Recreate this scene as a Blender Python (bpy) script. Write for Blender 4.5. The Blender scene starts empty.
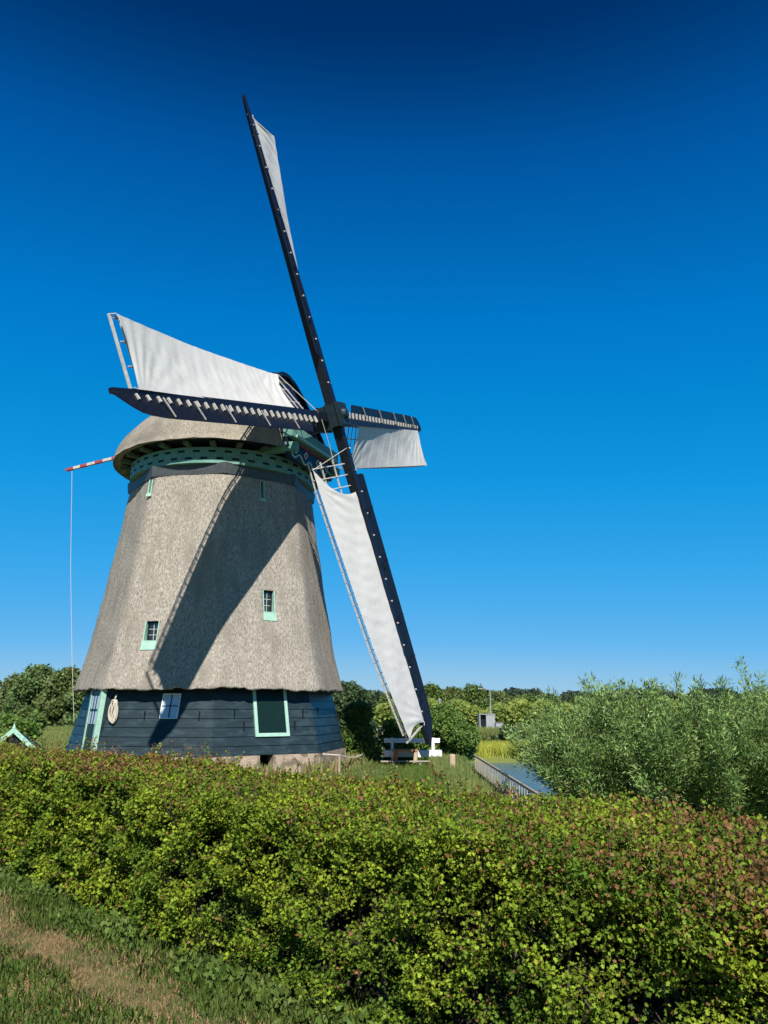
import bpy, math, random
import numpy as np
random.seed(7); RNG=np.random.default_rng(7)
PI=math.pi; R_=math.radians
S=bpy.context.scene; C=S.collection
V=lambda *a: np.array(a,dtype=float)
def nrm(v): return v/np.linalg.norm(v)

# ------------------------------------------------------------------ camera, light, sky
EYE=1.65; PITCH=R_(14.20)
cd=bpy.data.cameras.new('camera'); co=bpy.data.objects.new('camera',cd); C.objects.link(co)
co.location=(0,0,EYE); co.rotation_euler=(PI/2+PITCH,0,0)
cd.sensor_fit='HORIZONTAL'; cd.sensor_width=36; cd.lens=776.5/768*36; cd.clip_start=.05; cd.clip_end=6000
S.camera=co
SUN_AZ=R_(172.6); SUN_EL=R_(41.6)          # azimuth clockwise from +Y
sd=V(math.sin(SUN_AZ)*math.cos(SUN_EL),math.cos(SUN_AZ)*math.cos(SUN_EL),math.sin(SUN_EL))
sl=bpy.data.lights.new('sun','SUN'); sl.energy=5.0; sl.angle=R_(.5); sl.color=(1,.95,.87)
so=bpy.data.objects.new('sun',sl); C.objects.link(so); so.location=(0,0,60)
from mathutils import Vector
so.rotation_euler=Vector(sd).to_track_quat('Z','Y').to_euler()
w=bpy.data.worlds.new('World'); S.world=w; w.use_nodes=True
nt=w.node_tree; nt.nodes.clear()
sky=nt.nodes.new('ShaderNodeTexSky'); sky.sky_type='NISHITA'; sky.sun_disc=False
sky.sun_elevation=SUN_EL; sky.sun_rotation=SUN_AZ; sky.air_density=1.0; sky.dust_density=.25; sky.ozone_density=3.0; sky.altitude=0
sp_=nt.nodes.new('ShaderNodeSeparateColor'); dv=nt.nodes.new('ShaderNodeMath'); dv.operation='DIVIDE'; dv.inputs[1].default_value=9.0
rm=nt.nodes.new('ShaderNodeValToRGB')      # clear polarised blue: regrade of the physical sky by its own brightness
def s2l(c): c=c/255; return c/12.92 if c<=.04045 else ((c+.055)/1.055)**2.4
st=[(.62,(0,44,98)),(.67,(0,50,108)),(.785,(1,86,162)),(.92,(1,104,182)),(1.11,(1,121,202)),(1.45,(6,137,212)),(1.985,(20,152,226)),(3.2,(58,168,236)),(5.57,(104,184,240)),(7.8,(148,199,233)),(9,(165,205,230))]
er=rm.color_ramp
while len(er.elements)<len(st): er.elements.new(.5)
for k_,(x_,c_) in enumerate(st): er.elements[k_].position=x_/9; er.elements[k_].color=(*[s2l(q) for q in c_],1)
ml=nt.nodes.new('ShaderNodeVectorMath'); ml.operation='SCALE'; ml.inputs['Scale'].default_value=10/1.5
bg=nt.nodes.new('ShaderNodeBackground'); bg.inputs[1].default_value=.1
ow=nt.nodes.new('ShaderNodeOutputWorld')
L_=nt.links.new
tcw=nt.nodes.new('ShaderNodeTexCoord'); sx=nt.nodes.new('ShaderNodeSeparateXYZ'); ab=nt.nodes.new('ShaderNodeMath'); ab.operation='ABSOLUTE'; cx=nt.nodes.new('ShaderNodeCombineXYZ')
L_(tcw.outputs['Generated'],sx.inputs[0]); L_(sx.outputs[0],cx.inputs[0]); L_(sx.outputs[1],ab.inputs[0]); L_(ab.outputs[0],cx.inputs[1]); L_(sx.outputs[2],cx.inputs[2]); L_(cx.outputs[0],sky.inputs[0])
L_(sky.outputs[0],sp_.inputs[0]); L_(sp_.outputs[0],dv.inputs[0]); L_(dv.outputs[0],rm.inputs[0])
L_(rm.outputs[0],ml.inputs[0]); L_(ml.outputs[0],bg.inputs[0]); L_(bg.outputs[0],ow.inputs[0])
S.view_settings.view_transform='Standard'; S.view_settings.look='None'
S.view_settings.exposure=.585; S.view_settings.gamma=1
S.render.engine='CYCLES'
S.cycles.max_bounces=6; S.cycles.diffuse_bounces=2; S.cycles.transparent_max_bounces=4

# ------------------------------------------------------------------ materials
def mat(name,c1,c2=None,scale=5,rough=.8,bump=0,bscale=None,stretch=(1,1,1),c3=None,s3=1.0,t3=(.5,.62),spec=.3,island=0,trans=0,metal=0,detail=6,coat=0,bdist=.02,st3=None):
    m=bpy.data.materials.new(name); m.use_nodes=True; t=m.node_tree; N=t.nodes; L=t.links
    b=N['Principled BSDF']; b.inputs['Roughness'].default_value=rough; b.inputs['Specular IOR Level'].default_value=spec
    b.inputs['Metallic'].default_value=metal; b.inputs['Coat Weight'].default_value=coat
    tc=N.new('ShaderNodeTexCoord'); mp=N.new('ShaderNodeMapping'); mp.inputs['Scale'].default_value=stretch
    L.new(tc.outputs['Object'],mp.inputs[0])
    col=None
    if c2 is None: c2=tuple(x*.8 for x in c1)
    nz=N.new('ShaderNodeTexNoise'); nz.inputs['Scale'].default_value=scale; nz.inputs['Detail'].default_value=detail
    L.new(mp.outputs[0],nz.inputs['Vector'])
    rp=N.new('ShaderNodeValToRGB'); rp.color_ramp.elements[0].position=.3; rp.color_ramp.elements[1].position=.7
    rp.color_ramp.elements[0].color=(*c1,1); rp.color_ramp.elements[1].color=(*c2,1)
    L.new(nz.outputs[0],rp.inputs[0]); col=rp.outputs[0]
    if c3:
        n3=N.new('ShaderNodeTexNoise'); n3.inputs['Scale'].default_value=s3; n3.inputs['Detail'].default_value=5
        m3=N.new('ShaderNodeMapping'); m3.inputs['Scale'].default_value=st3 or (1,1,1); L.new(tc.outputs['Object'],m3.inputs[0]); L.new(m3.outputs[0],n3.inputs['Vector'])
        r3=N.new('ShaderNodeValToRGB'); r3.color_ramp.elements[0].position=t3[0]; r3.color_ramp.elements[1].position=t3[1]
        L.new(n3.outputs[0],r3.inputs[0])
        mx=N.new('ShaderNodeMixRGB'); L.new(r3.outputs[0],mx.inputs[0]); L.new(col,mx.inputs[1]); mx.inputs[2].default_value=(*c3,1); col=mx.outputs[0]
    if island:
        ge=N.new('ShaderNodeNewGeometry'); h=N.new('ShaderNodeHueSaturation')
        mr=N.new('ShaderNodeMapRange'); mr.inputs[3].default_value=1-island; mr.inputs[4].default_value=1+island
        L.new(ge.outputs['Random Per Island'],mr.inputs[0]); L.new(mr.outputs[0],h.inputs['Value'])
        mh=N.new('ShaderNodeMath'); mh.operation='MULTIPLY'; mh.inputs[1].default_value=37.7
        fr=N.new('ShaderNodeMath'); fr.operation='FRACT'
        L.new(ge.outputs['Random Per Island'],mh.inputs[0]); L.new(mh.outputs[0],fr.inputs[0])
        m2=N.new('ShaderNodeMapRange'); m2.inputs[3].default_value=.485; m2.inputs[4].default_value=.515
        L.new(fr.outputs[0],m2.inputs[0]); L.new(m2.outputs[0],h.inputs['Hue'])
        L.new(col,h.inputs['Color']); col=h.outputs[0]
    L.new(col,b.inputs['Base Color'])
    if bump:
        bn=N.new('ShaderNodeTexNoise'); bn.inputs['Scale'].default_value=bscale or scale*3; bn.inputs['Detail'].default_value=5
        L.new(mp.outputs[0],bn.inputs['Vector'])
        bu=N.new('ShaderNodeBump'); bu.inputs['Strength'].default_value=bump; bu.inputs['Distance'].default_value=bdist
        L.new(bn.outputs[0],bu.inputs['Height']); L.new(bu.outputs[0],b.inputs['Normal'])
    if trans:
        tr=N.new('ShaderNodeBsdfTranslucent'); ms=N.new('ShaderNodeMixShader'); ms.inputs[0].default_value=trans
        L.new(col,tr.inputs[0]); L.new(b.outputs[0],ms.inputs[1]); L.new(tr.outputs[0],ms.inputs[2])
        L.new(ms.outputs[0],N['Material Output'].inputs[0])
    return m
M={}
M['thatch']=mat('thatch',(.42,.38,.325),(.17,.15,.125),scale=24,rough=.95,bump=1,bscale=30,stretch=(1,1,.42),c3=(.21,.187,.152),s3=2.6,t3=(.46,.74),spec=.1,bdist=.03,st3=(1,1,.22))
M['thatch_cap']=mat('cap_thatch',(.36,.32,.26),(.21,.185,.15),scale=18,rough=.95,bump=1,bscale=30,stretch=(1,1,.6),c3=(.19,.17,.14),s3=1.3,t3=(.45,.7),spec=.1,bdist=.03)
M['board']=mat('blue_black_board',(.010,.021,.026),(.015,.029,.036),scale=3,rough=.42,spec=.35,bump=.15,bscale=14,stretch=(1,1,6),c3=(.023,.042,.050),s3=2.2,st3=(1,1,3))
M['green']=mat('pale_green_paint',(.33,.53,.43),(.26,.43,.35),scale=6,rough=.5)
M['teal']=mat('teal_paint',(.14,.29,.25),(.10,.23,.20),scale=5,rough=.55)
M['tealdark']=mat('dark_teal',(.06,.11,.085),(.08,.10,.07),scale=5,rough=.7)  # darker teal for the rafter ends
M['dark_green']=mat('dark_green_paint',(.003,.014,.012),(.004,.018,.014),scale=6,rough=.4,spec=.25)
M['tar']=mat('black_tar_paint',(.005,.006,.010),(.008,.010,.017),scale=8,rough=.4,spec=.25)
M['navy']=mat('navy_paint',(.005,.01,.035),(.008,.015,.045),scale=6,rough=.4)
M['red']=mat('red_paint',(.34,.06,.06),(.26,.05,.05),rough=.5)
M['white']=mat('white_paint',(.78,.78,.75),(.66,.66,.63),scale=8,rough=.55)
M['lath']=mat('weathered_white_lath',(.52,.50,.46),(.36,.34,.31),scale=12,rough=.7)
M['lathdark']=mat('dark_lath',(.05,.055,.07),(.12,.12,.13),scale=14,rough=.7)
M['cloth']=mat('sail_canvas',(.56,.55,.53),(.52,.515,.495),scale=2.5,rough=.9,bump=.5,bscale=5,stretch=(1,1,1),c3=(.48,.46,.425),s3=1.6,t3=(.55,.8),spec=.1,trans=.12)
M['iron']=mat('cast_iron',(.007,.016,.022),(.012,.025,.032),scale=9,rough=.5)
M['metalgrey']=mat('grey_metal',(.27,.29,.31),(.21,.23,.25),scale=6,rough=.45)
M['glass']=mat('window_glass',(.012,.016,.02),(.02,.025,.03),rough=.06,spec=.8)
M['curtain']=mat('pale_glass',(.35,.42,.5),(.48,.54,.6),scale=4,rough=.1,spec=.8)
M['brick']=mat('pale_masonry',(.42,.33,.25),(.27,.21,.165),scale=9,rough=.9,bump=.9,bscale=20,c3=(.15,.125,.09),s3=4,t3=(.48,.6),stretch=(1,1,2.2))
M['rope']=mat('rope',(.55,.50,.41),(.42,.38,.31),scale=30,rough=.9)
M['wood']=mat('brown_wood',(.42,.17,.06),(.30,.12,.045),scale=8,rough=.7)
M['paleWood']=mat('pale_wood',(.48,.37,.24),(.36,.28,.18),scale=8,rough=.8)
M['greywood']=mat('weathered_grey_wood',(.36,.32,.25),(.25,.22,.18),scale=10,rough=.85)
M['bark']=mat('bark',(.06,.045,.032),(.10,.08,.06),scale=10,rough=.95)
M['hedge_shade']=mat('shade_filler_dark',(.018,.016,.010),(.03,.024,.014),scale=14,rough=.95)  # near-black filler colour, puts shade into the hedge interior
def leaf(n,c,isl=.35,tr=.25,rough=.55,c2=None,sc=2.0,spec=.3):
    return mat(n,c,c2 or tuple(x*.75 for x in c),scale=sc,rough=rough,island=isl,trans=tr,detail=2,spec=spec)
M['hawthorn']=leaf('hawthorn_leaf',(.21,.275,.02),.6,.2,.6,c2=(.07,.125,.013),sc=2.6,spec=.15)
M['hawred']=leaf('young_red_leaf',(.19,.075,.03),.4,.2,.6,c2=(.16,.10,.03))
M['grass']=leaf('grass_blade',(.075,.135,.02),.35,.3,.6,c2=(.11,.155,.03))
M['straw']=leaf('dry_grass',(.33,.215,.115),.3,.2,.8,c2=(.25,.16,.085))
M['willow']=leaf('willow_leaf',(.235,.35,.10),.5,.25,.5,c2=(.13,.215,.055),sc=1.2,spec=.5)
M['bush']=leaf('bush_leaf',(.09,.165,.03),.5,.25,.5,c2=(.14,.23,.045))
M['treeL']=leaf('tree_leaf',(.125,.19,.06),.35,.2,.6,c2=(.085,.14,.042),sc=.5)
M['treeL2']=leaf('olive_leaf',(.14,.18,.05),.35,.2,.6,c2=(.1,.14,.045),sc=.5)
M['treeD']=leaf('dark_tree_leaf',(.06,.105,.04),.35,.2,.6,c2=(.045,.075,.03),sc=.4)
M['treeM']=leaf('mid_tree_leaf',(.11,.165,.035),.35,.2,.6,c2=(.075,.125,.03),sc=.4)
M['far']=leaf('far_wood_leaf',(.040,.062,.038),.3,.15,.7,c2=(.03,.05,.03),sc=.05)
M['farhedge']=leaf('field_hedge_leaf',(.27,.32,.06),.3,.25,.6,c2=(.15,.22,.045),sc=.25)
M['reedy']=leaf('yellow_reed',(.36,.37,.05),.3,.3,.7,c2=(.27,.31,.045),sc=.6)
M['reedg']=leaf('green_reed',(.13,.18,.05),.35,.3,.7,c2=(.2,.23,.07),sc=.6)
M['path']=mat('dry_verge',(.42,.36,.26),(.34,.31,.2),scale=.6,rough=.95,c3=(.2,.22,.08),s3=.25,t3=(.5,.75))
M['paving']=mat('brick_paving',(.42,.30,.25),(.32,.23,.19),scale=4,rough=.9,bump=.4)
M['ground']=mat('meadow_grass',(.06,.09,.02),(.09,.12,.03),scale=1.2,rough=.95,c3=(.20,.21,.06),s3=.12,t3=(.35,.65),bump=1,bscale=6,bdist=.1)
def lawn_mat():
    m=mat('lawn_soil',(.055,.085,.018),(.10,.115,.03),scale=2.5,rough=.95,bump=.6,bscale=40,c3=(.26,.165,.085),s3=1.4,t3=(.47,.6)); return m
M['lawn']=lawn_mat()
wm=bpy.data.materials.new('water'); wm.use_nodes=True
b=wm.node_tree.nodes['Principled BSDF']; b.inputs['Base Color'].default_value=(.02,.085,.20,1); b.inputs['Roughness'].default_value=.08
b.inputs['IOR'].default_value=1.33
nz=wm.node_tree.nodes.new('ShaderNodeTexNoise'); nz.inputs['Scale'].default_value=3.5; nz.inputs['Detail'].default_value=3
tc=wm.node_tree.nodes.new('ShaderNodeTexCoord'); wm.node_tree.links.new(tc.outputs['Object'],nz.inputs['Vector'])
bu=wm.node_tree.nodes.new('ShaderNodeBump'); bu.inputs['Strength'].default_value=.5; bu.inputs['Distance'].default_value=.25
wm.node_tree.links.new(nz.outputs[0],bu.inputs['Height']); wm.node_tree.links.new(bu.outputs[0],b.inputs['Normal'])
M['water']=wm

# ------------------------------------------------------------------ mesh helpers
def tag(o,label=None,cat=None,group=None,kind=None):
    if label: o['label']=label
    if cat: o['category']=cat
    if group: o['group']=group
    if kind: o['kind']=kind
    return o
def empty(name,loc,label,cat,group=None):
    o=bpy.data.objects.new(name,None); o.empty_display_size=.3; C.objects.link(o); o.location=loc
    return tag(o,label,cat,group)
class MB:
    def __init__(s): s.v=[]; s.f=[]; s.m=[]
    def add(s,vs,fs,mi=0):
        k=len(s.v); s.v+= [tuple(map(float,p)) for p in vs]; s.f+=[tuple(i+k for i in f) for f in fs]; s.m+=[mi]*len(fs); return s
    def hexa(s,p,mi=0):            # 8 points: bottom 4 ccw, top 4 ccw
        return s.add(p,[(3,2,1,0),(4,5,6,7),(0,1,5,4),(1,2,6,5),(2,3,7,6),(3,0,4,7)],mi)
    def box(s,c,ax,ay,az,hx,hy,hz,mi=0):
        c=np.array(c,float); ax,ay,az=[np.array(a,float) for a in (ax,ay,az)]
        if np.cross(ax,ay)@az<0: ax=-ax
        P=[]
        for z in (-1,1):
            for x,y in ((-1,-1),(1,-1),(1,1),(-1,1)): P.append(c+ax*hx*x+ay*hy*y+az*hz*z)
        return s.hexa(P,mi)
    def abox(s,x0,x1,y0,y1,z0,z1,mi=0):
        return s.box(((x0+x1)/2,(y0+y1)/2,(z0+z1)/2),(1,0,0),(0,1,0),(0,0,1),(x1-x0)/2,(y1-y0)/2,(z1-z0)/2,mi)
    def bar(s,a,b,w,h,up=(0,0,1),w2=None,h2=None,mi=0):
        a=np.array(a,float);b=np.array(b,float);d=nrm(b-a);x=np.cross(d,np.array(up,float))
        if np.linalg.norm(x)<1e-6: x=np.cross(d,V(1,0,0))
        x=nrm(x);y=np.cross(x,d); w2=w if w2 is None else w2; h2=h if h2 is None else h2
        P=[a-x*w/2-y*h/2,a+x*w/2-y*h/2,a+x*w/2+y*h/2,a-x*w/2+y*h/2,b-x*w2/2-y*h2/2,b+x*w2/2-y*h2/2,b+x*w2/2+y*h2/2,b-x*w2/2+y*h2/2]
        return s.hexa(P,mi)
    def tube(s,pts,r,seg=8,caps=True,mi=0):
        pts=[np.array(p,float) for p in pts]; rs=r if hasattr(r,'__len__') else [r]*len(pts)
        vs=[];fs=[];pv=None
        for i,p in enumerate(pts):
            d=nrm(pts[min(i+1,len(pts)-1)]-pts[max(i-1,0)])
            if pv is None:
                x=np.cross(d,V(0,0,1)); 
                if np.linalg.norm(x)<1e-3: x=np.cross(d,V(0,1,0))
            else: x=pv-d*(pv@d)
            x=nrm(x);pv=x;y=np.cross(d,x)
            for k in range(seg):
                a=2*PI*k/seg; vs.append(p+rs[i]*(x*math.cos(a)+y*math.sin(a)))
        for i in range(len(pts)-1):
            for k in range(seg):
                k2=(k+1)%seg; fs.append((i*seg+k,i*seg+k2,(i+1)*seg+k2,(i+1)*seg+k))
        if caps: fs.append(tuple(range(seg))[::-1]); fs.append(tuple((len(pts)-1)*seg+k for k in range(seg)))
        return s.add(vs,fs,mi)
    def build(s,name,mats,parent=None,org=(0,0,0),smooth=False,label=None):
        me=bpy.data.meshes.new(name); vv=np.array(s.v)-np.array(org,float)
        me.from_pydata([tuple(p) for p in vv],[],s.f)
        if not isinstance(mats,(list,tuple)): mats=[mats]
        for m in mats: me.materials.append(m)
        me.polygons.foreach_set('material_index',s.m)
        if smooth: me.polygons.foreach_set('use_smooth',[True]*len(s.f))
        me.update()
        o=bpy.data.objects.new(name,me); C.objects.link(o)
        if parent is not None: o.parent=parent
        if label: o['label']=label
        return o
def fastmesh(name,verts,tmpl_faces,nv,mats,mi=None,parent=None,smooth=False):
    """verts (N,nv,3); every copy uses tmpl_faces"""
    N=len(verts); me=bpy.data.meshes.new(name)
    me.vertices.add(N*nv); me.vertices.foreach_set('co',verts.astype(np.float32).ravel())
    loops=np.concatenate([np.array(f) for f in tmpl_faces]); lens=np.array([len(f) for f in tmpl_faces])
    L=(loops[None,:]+np.arange(N)[:,None]*nv).ravel()
    tot=np.tile(lens,N); st=np.concatenate([[0],np.cumsum(tot)[:-1]])
    me.loops.add(len(L)); me.loops.foreach_set('vertex_index',L.astype(np.int32))
    me.polygons.add(len(st)); me.polygons.foreach_set('loop_start',st.astype(np.int32))
    if not isinstance(mats,(list,tuple)): mats=[mats]
    for m in mats: me.materials.append(m)
    if mi is not None: me.polygons.foreach_set('material_index',np.repeat(mi,len(lens)).astype(np.int32))
    me.update(calc_edges=True); me.validate()
    o=bpy.data.objects.new(name,me); C.objects.link(o)
    if parent is not None: o.parent=parent
    return o
HAW=(np.array([(0,0,0),(.30,.22,.05),(.22,.40,.02),(.46,.62,.10),(.22,.66,.04),(.0,1.0,-.04),(-.22,.66,.04),(-.46,.62,.10),(-.22,.40,.02),(-.30,.22,.05),(0,.5,-.05)]),
     [(0,1,2,10),(10,2,3,4),(10,4,5),(0,10,8,9),(10,6,7,8),(10,5,6)])
OVAL=(np.array([(0,0,0),(.28,.5,.06),(0,1,-.03),(-.28,.5,.06)]),[(0,1,2),(0,2,3)])
LANCE=(np.array([(0,0,0),(.10,.4,.02),(0,1,-.06),(-.10,.4,.02)]),[(0,1,2,3)])
CLUMP=(np.array([(-.1,0,0),(.45,.15,.05),(.25,.62,-.05),(.5,.95,.1),(-.05,.8,0),(-.5,.9,.08),(-.3,.45,-.04),(-.5,.2,.03)]),[(0,1,2,4),(2,3,4),(0,4,6,7),(4,5,6)])
def frames(ax,nr):
    ax=ax/np.linalg.norm(ax,axis=1)[:,None]
    x=np.cross(ax,nr); x/=np.maximum(np.linalg.norm(x,axis=1)[:,None],1e-6)
    z=np.cross(x,ax); return x,ax,z
def leaves(name,pos,ax,nr,size,tmpl,mats,mi=None,parent=None):
    T,F=tmpl; x,y,z=frames(ax,nr)
    P=pos[:,None,:]+size[:,None,None]*(T[None,:,0,None]*x[:,None,:]+T[None,:,1,None]*y[:,None,:]+T[None,:,2,None]*z[:,None,:])
    return fastmesh(name,P,F,len(T),mats,mi,parent)
def rdir(n,b=(0,0,0),s=1.0):
    v=RNG.normal(size=(n,3))*s+np.array(b,float); return v/np.linalg.norm(v,axis=1)[:,None]
def vnoise(p,seed=0,f=1.0):
    """cheap smooth pseudo noise, -1..1"""
    r=np.random.default_rng(seed); o=np.zeros(len(p))
    for k in range(6):
        d=r.normal(size=3); o+=np.sin(p@d*f*(1+.35*k)+r.uniform(0,6.28))/(1+.25*k)
    return o/3.2

# ------------------------------------------------------------------ ground
YARD=-.3
HD=nrm(V(.71,-.705)); HN=V(.705,.71)          # along the hedge / away from the camera
HP=V(-3.95,8.35)                             # a point on the front foot of the hedge
def hedge_front(t):                           # gentle bow of the hedge line
    return HP+HD*t+HN*(.02*(t-4)**2*.35)
def ground_z(x,y):
    d=(x-HP[0])*HN[0]+(y-HP[1])*HN[1]
    s=np.clip((d-1.0)/3.0,0,1); z=YARD*(s*s*(3-2*s))
    # water channel to the right of the yard
    a=np.clip((x-2.75)/.9,0,1)*np.clip((y-18.6)/1.2,0,1)*np.clip((35.2-y)/1.0,0,1)
    a=a*a*(3-2*a)
    return z-1.3*a
def grid(xs,ys,name,m,zf):
    X,Y=np.meshgrid(xs,ys); Z=zf(X,Y); nx,ny=len(xs),len(ys)
    me=bpy.data.meshes.new(name)
    v=np.stack([X,Y,Z],-1).reshape(-1,3)
    i=np.arange((ny-1)*(nx-1)); r=i//(nx-1); c=i%(nx-1); a=r*nx+c
    f=np.stack([a,a+1,a+nx+1,a+nx],-1)
    me.vertices.add(len(v)); me.vertices.foreach_set('co',v.astype(np.float32).ravel())
    me.loops.add(f.size); me.loops.foreach_set('vertex_index',f.astype(np.int32).ravel())
    me.polygons.add(len(f)); me.polygons.foreach_set('loop_start',(np.arange(len(f))*4).astype(np.int32))
    me.materials.append(m); me.polygons.foreach_set('use_smooth',[True]*len(f)); me.update(calc_edges=True)
    o=bpy.data.objects.new(name,me); C.objects.link(o); return o
xs=np.concatenate([[-3000,-1200,-500,-250,-120],np.arange(-60,-12,4),np.arange(-12,12,.3),np.arange(12,60,4),[80,120,250,500,1200,3000]])
ys=np.concatenate([[-300,-100,-40,-15],np.arange(-5,12,.5),np.arange(12,38,.3),np.arange(38,100,3),[120,180,300,600,1400,3500]])
tag(grid(xs,ys,'ground',M['ground'],ground_z),kind='structure')
lx=np.arange(-9,4.01,.1); ly=np.arange(-1,13,.1)
def lawn_z(X,Y):
    P=np.stack([X.ravel(),Y.ravel(),X.ravel()*0],1)
    z=.012+.018*(vnoise(P,3,2.2).reshape(X.shape)+1)+.006*(vnoise(P,4,9).reshape(X.shape)+1)
    d=(X-HP[0])*HN[0]+(Y-HP[1])*HN[1]
    return z+ground_z(X,Y)-np.clip((d-1)*.2,0,.5)
tag(grid(lx,ly,'lawn',M['lawn'],lawn_z),kind='structure')
mb=MB(); mb.abox(2.0,90,18.0,36.0,-.70,-.62); tag(mb.build('water',M['water']),kind='structure')
mb=MB(); mb.abox(-3,60,64,79,YARD-.05,YARD+.012); tag(mb.build('path',M['path']),kind='structure')
mb=MB(); mb.add([(-2.9,22.6,YARD+.01),(-.2,23.0,YARD+.01),(.45,29.5,YARD+.01),(-1.9,29.0,YARD+.01)],[(0,1,2,3)]); tag(mb.build('paving',M['paving']),kind='structure')

# ------------------------------------------------------------------ windmill geometry, from the camera fit
A=V(-5.896,27.490); HUB=V(-1.961,25.869,11.598); n=V(.909248,-.374591,.181521); PH=.30406761; A0=.2190598
e=nrm(np.cross(V(0,0,1),n)); u=np.cross(n,e)
UP=math.cos(PH)*u-math.sin(PH)*e; LF=-math.cos(PH)*e-math.sin(PH)*u
nh=nrm(V(n[0],n[1],0)); eh=V(e[0],e[1],0)
RS=11.92
ORG=V(A[0],A[1],YARD)
mill=empty('windmill',ORG,'thatched octagonal windmill with white canvas sails and dark boarded base behind the hedge','windmill')
def bd(mb,name,m,parent=mill,**k): return mb.build(name,m,parent,ORG,**k)
def corner(k,Rr,z):
    a=A0+k*PI/4; return V(A[0]+Rr*math.sin(a),A[1]-Rr*math.cos(a),z)
def facet(k):      # outward horizontal normal, right-hand tangent (seen from outside), centre angle
    a=A0+(k+.5)*PI/4; return V(math.sin(a),-math.cos(a),0),V(math.cos(a),math.sin(a),0)
ZE,ZT=2.23,9.19
def body_r(z):     # circumradius of the thatch
    t=(z-ZE)/(ZT-ZE); return 4.50+(3.30-4.50)*t+.10*max(0,1-t*4)**2-.05*math.sin(PI*min(max(t,0),1))
def oct_pt(ang,Rr,rnd=.55):   # rounded octagon, ang measured like corner()
    k=(ang/(PI/4))%1.0; h=math.cos(PI/8)/math.cos((k-.5)*PI/4)     # distance factor of sharp octagon
    soft=.992
    hh=-math.log(math.exp(-70*h)+math.exp(-70*soft))/70+ .003
    return Rr*hh
# thatched body, closed shell
NA=192; zs=[ZE-.03]+list(np.linspace(ZE+.02,ZT,60))
mb=MB(); vs=[];fs=[]
rr=np.random.default_rng(5)
def tn(a,z,f=1): return .5*math.sin(3.1*z+4*a)+.3*math.sin(7*a-2.3*z+1)+.2*math.sin(11*a+5.1*z)
for z in zs:
    for i in range(NA):
        a=2*PI*i/NA; R0=oct_pt(a,body_r(max(z,ZE)))+.018*tn(a,z)+rr.normal()*.004
        zz=z+(0.022*math.sin(5*a+1)+.018*math.sin(17*a)+.014*math.sin(41*a)+rr.normal()*.014 if z<ZE+.1 else 0)
        ang=A0+a; vs.append((A[0]+R0*math.sin(ang),A[1]-R0*math.cos(ang),zz))
inz=[ZT,ZE+.10]
for z in inz:
    for i in range(NA):
        a=2*PI*i/NA; R0=oct_pt(a,body_r(z))-.42; ang=A0+a
        vs.append((A[0]+R0*math.sin(ang),A[1]-R0*math.cos(ang),z))
nr_=len(zs)+2
for j in range(nr_):
    j2=(j+1)%nr_
    for i in range(NA):
        i2=(i+1)%NA; fs.append((j*NA+i,j*NA+i2,j2*NA+i2,j2*NA+i))
mb.add(vs,fs); body=bd(mb,'thatched_body',M['thatch'],smooth=True)

# windows cut into the thatch
def pt_on(k,off,z,dep=0):
    N,T=facet(k); Rr=body_r(z)*math.cos(PI/8)
    return V(A[0],A[1],0)+N*(Rr+dep)+T*off+V(0,0,z)
wins=[(-1,.10-.62,3.62,.46,.62,True),(0,.16,4.58,.42,.72,True),(-1,-1.30,8.50,.13,.5,False),(0,.05,8.42,.16,.6,False)]
# (facet, offset of centre, bottom z, width, height, panes)
cut=MB()
for k,off,z0,wd,ht,_ in wins:
    N,T=facet(k); c=pt_on(k,off,z0+ht/2); cut.box(c,T,N,(0,0,1),wd/2,.75,ht/2)
co_=cut.build('cutter',M['thatch'],mill,ORG)
md=body.modifiers.new('cut','BOOLEAN'); md.object=co_; md.operation='DIFFERENCE'; md.solver='EXACT'
dg=bpy.context.evaluated_depsgraph_get(); dg.update()
me2=bpy.data.meshes.new_from_object(body.evaluated_get(dg)); body.modifiers.clear(); body.data=me2
bpy.data.objects.remove(co_)
for k,off,z0,wd,ht,panes in wins:
    N,T=facet(k); U=V(0,0,1); c=pt_on(k,off,z0)          # surface at sill
    f=MB(); dp=.50
    for sgn in (-1,1): 
        # jamb lining from the face back into the thatch; the face leans back so the lining follows it
        tb=pt_on(k,off+sgn*(wd/2-.015),z0+.0,.015); tt=pt_on(k,off+sgn*(wd/2-.015),z0+ht,.015)
        a_,b_=tb-T*.014,tb+T*.014; c_,d_=tt+T*.014,tt-T*.014
        f.hexa([a_-N*dp,b_-N*dp,b_,a_,d_-N*dp*.6,c_-N*dp*.6,c_,d_])
    f.box(c+N*(-.22)+U*.012,T,N,U,wd/2-.03,.24,.012)
    # apron board on the thatch under the opening
    p0=pt_on(k,off,z0-.01,.03); p1=pt_on(k,off,z0-(.26 if panes else .10),.03)
    d=nrm(p0-p1); f.box((p0+p1)/2,T,np.cross(T,d),d,wd/2+.02,.014,np.linalg.norm(p0-p1)/2)
    fo=bd(f,'window',M['green'])
    gy=c-N*.24
    g=MB(); g.box(gy+U*(ht/2),T,N,U,wd/2-.03,.008,ht/2); bd(g,'pane',M['glass'],fo)
    s_=MB()
    for sg in (-1,1): s_.box(gy+N*.02+T*sg*(wd/2-.055)+U*ht/2,T,N,U,.022,.016,ht/2-.005)
    for zz in (.03,ht-.03): s_.box(gy+N*.02+U*zz,T,N,U,wd/2-.077,.016,.024)
    bd(s_,'sash',M['dark_green'],fo)
    if panes:
        q=MB()
        q.box(gy+N*.018+U*ht/2,T,N,U,.008,.008,ht/2-.055)
        for zz in (.34,.62): q.box(gy+N*.0185+U*zz*ht,T,N,U,wd/2-.078,.0065,.008)
        bd(q,'glazing_bar',M['lath'],fo)

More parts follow.
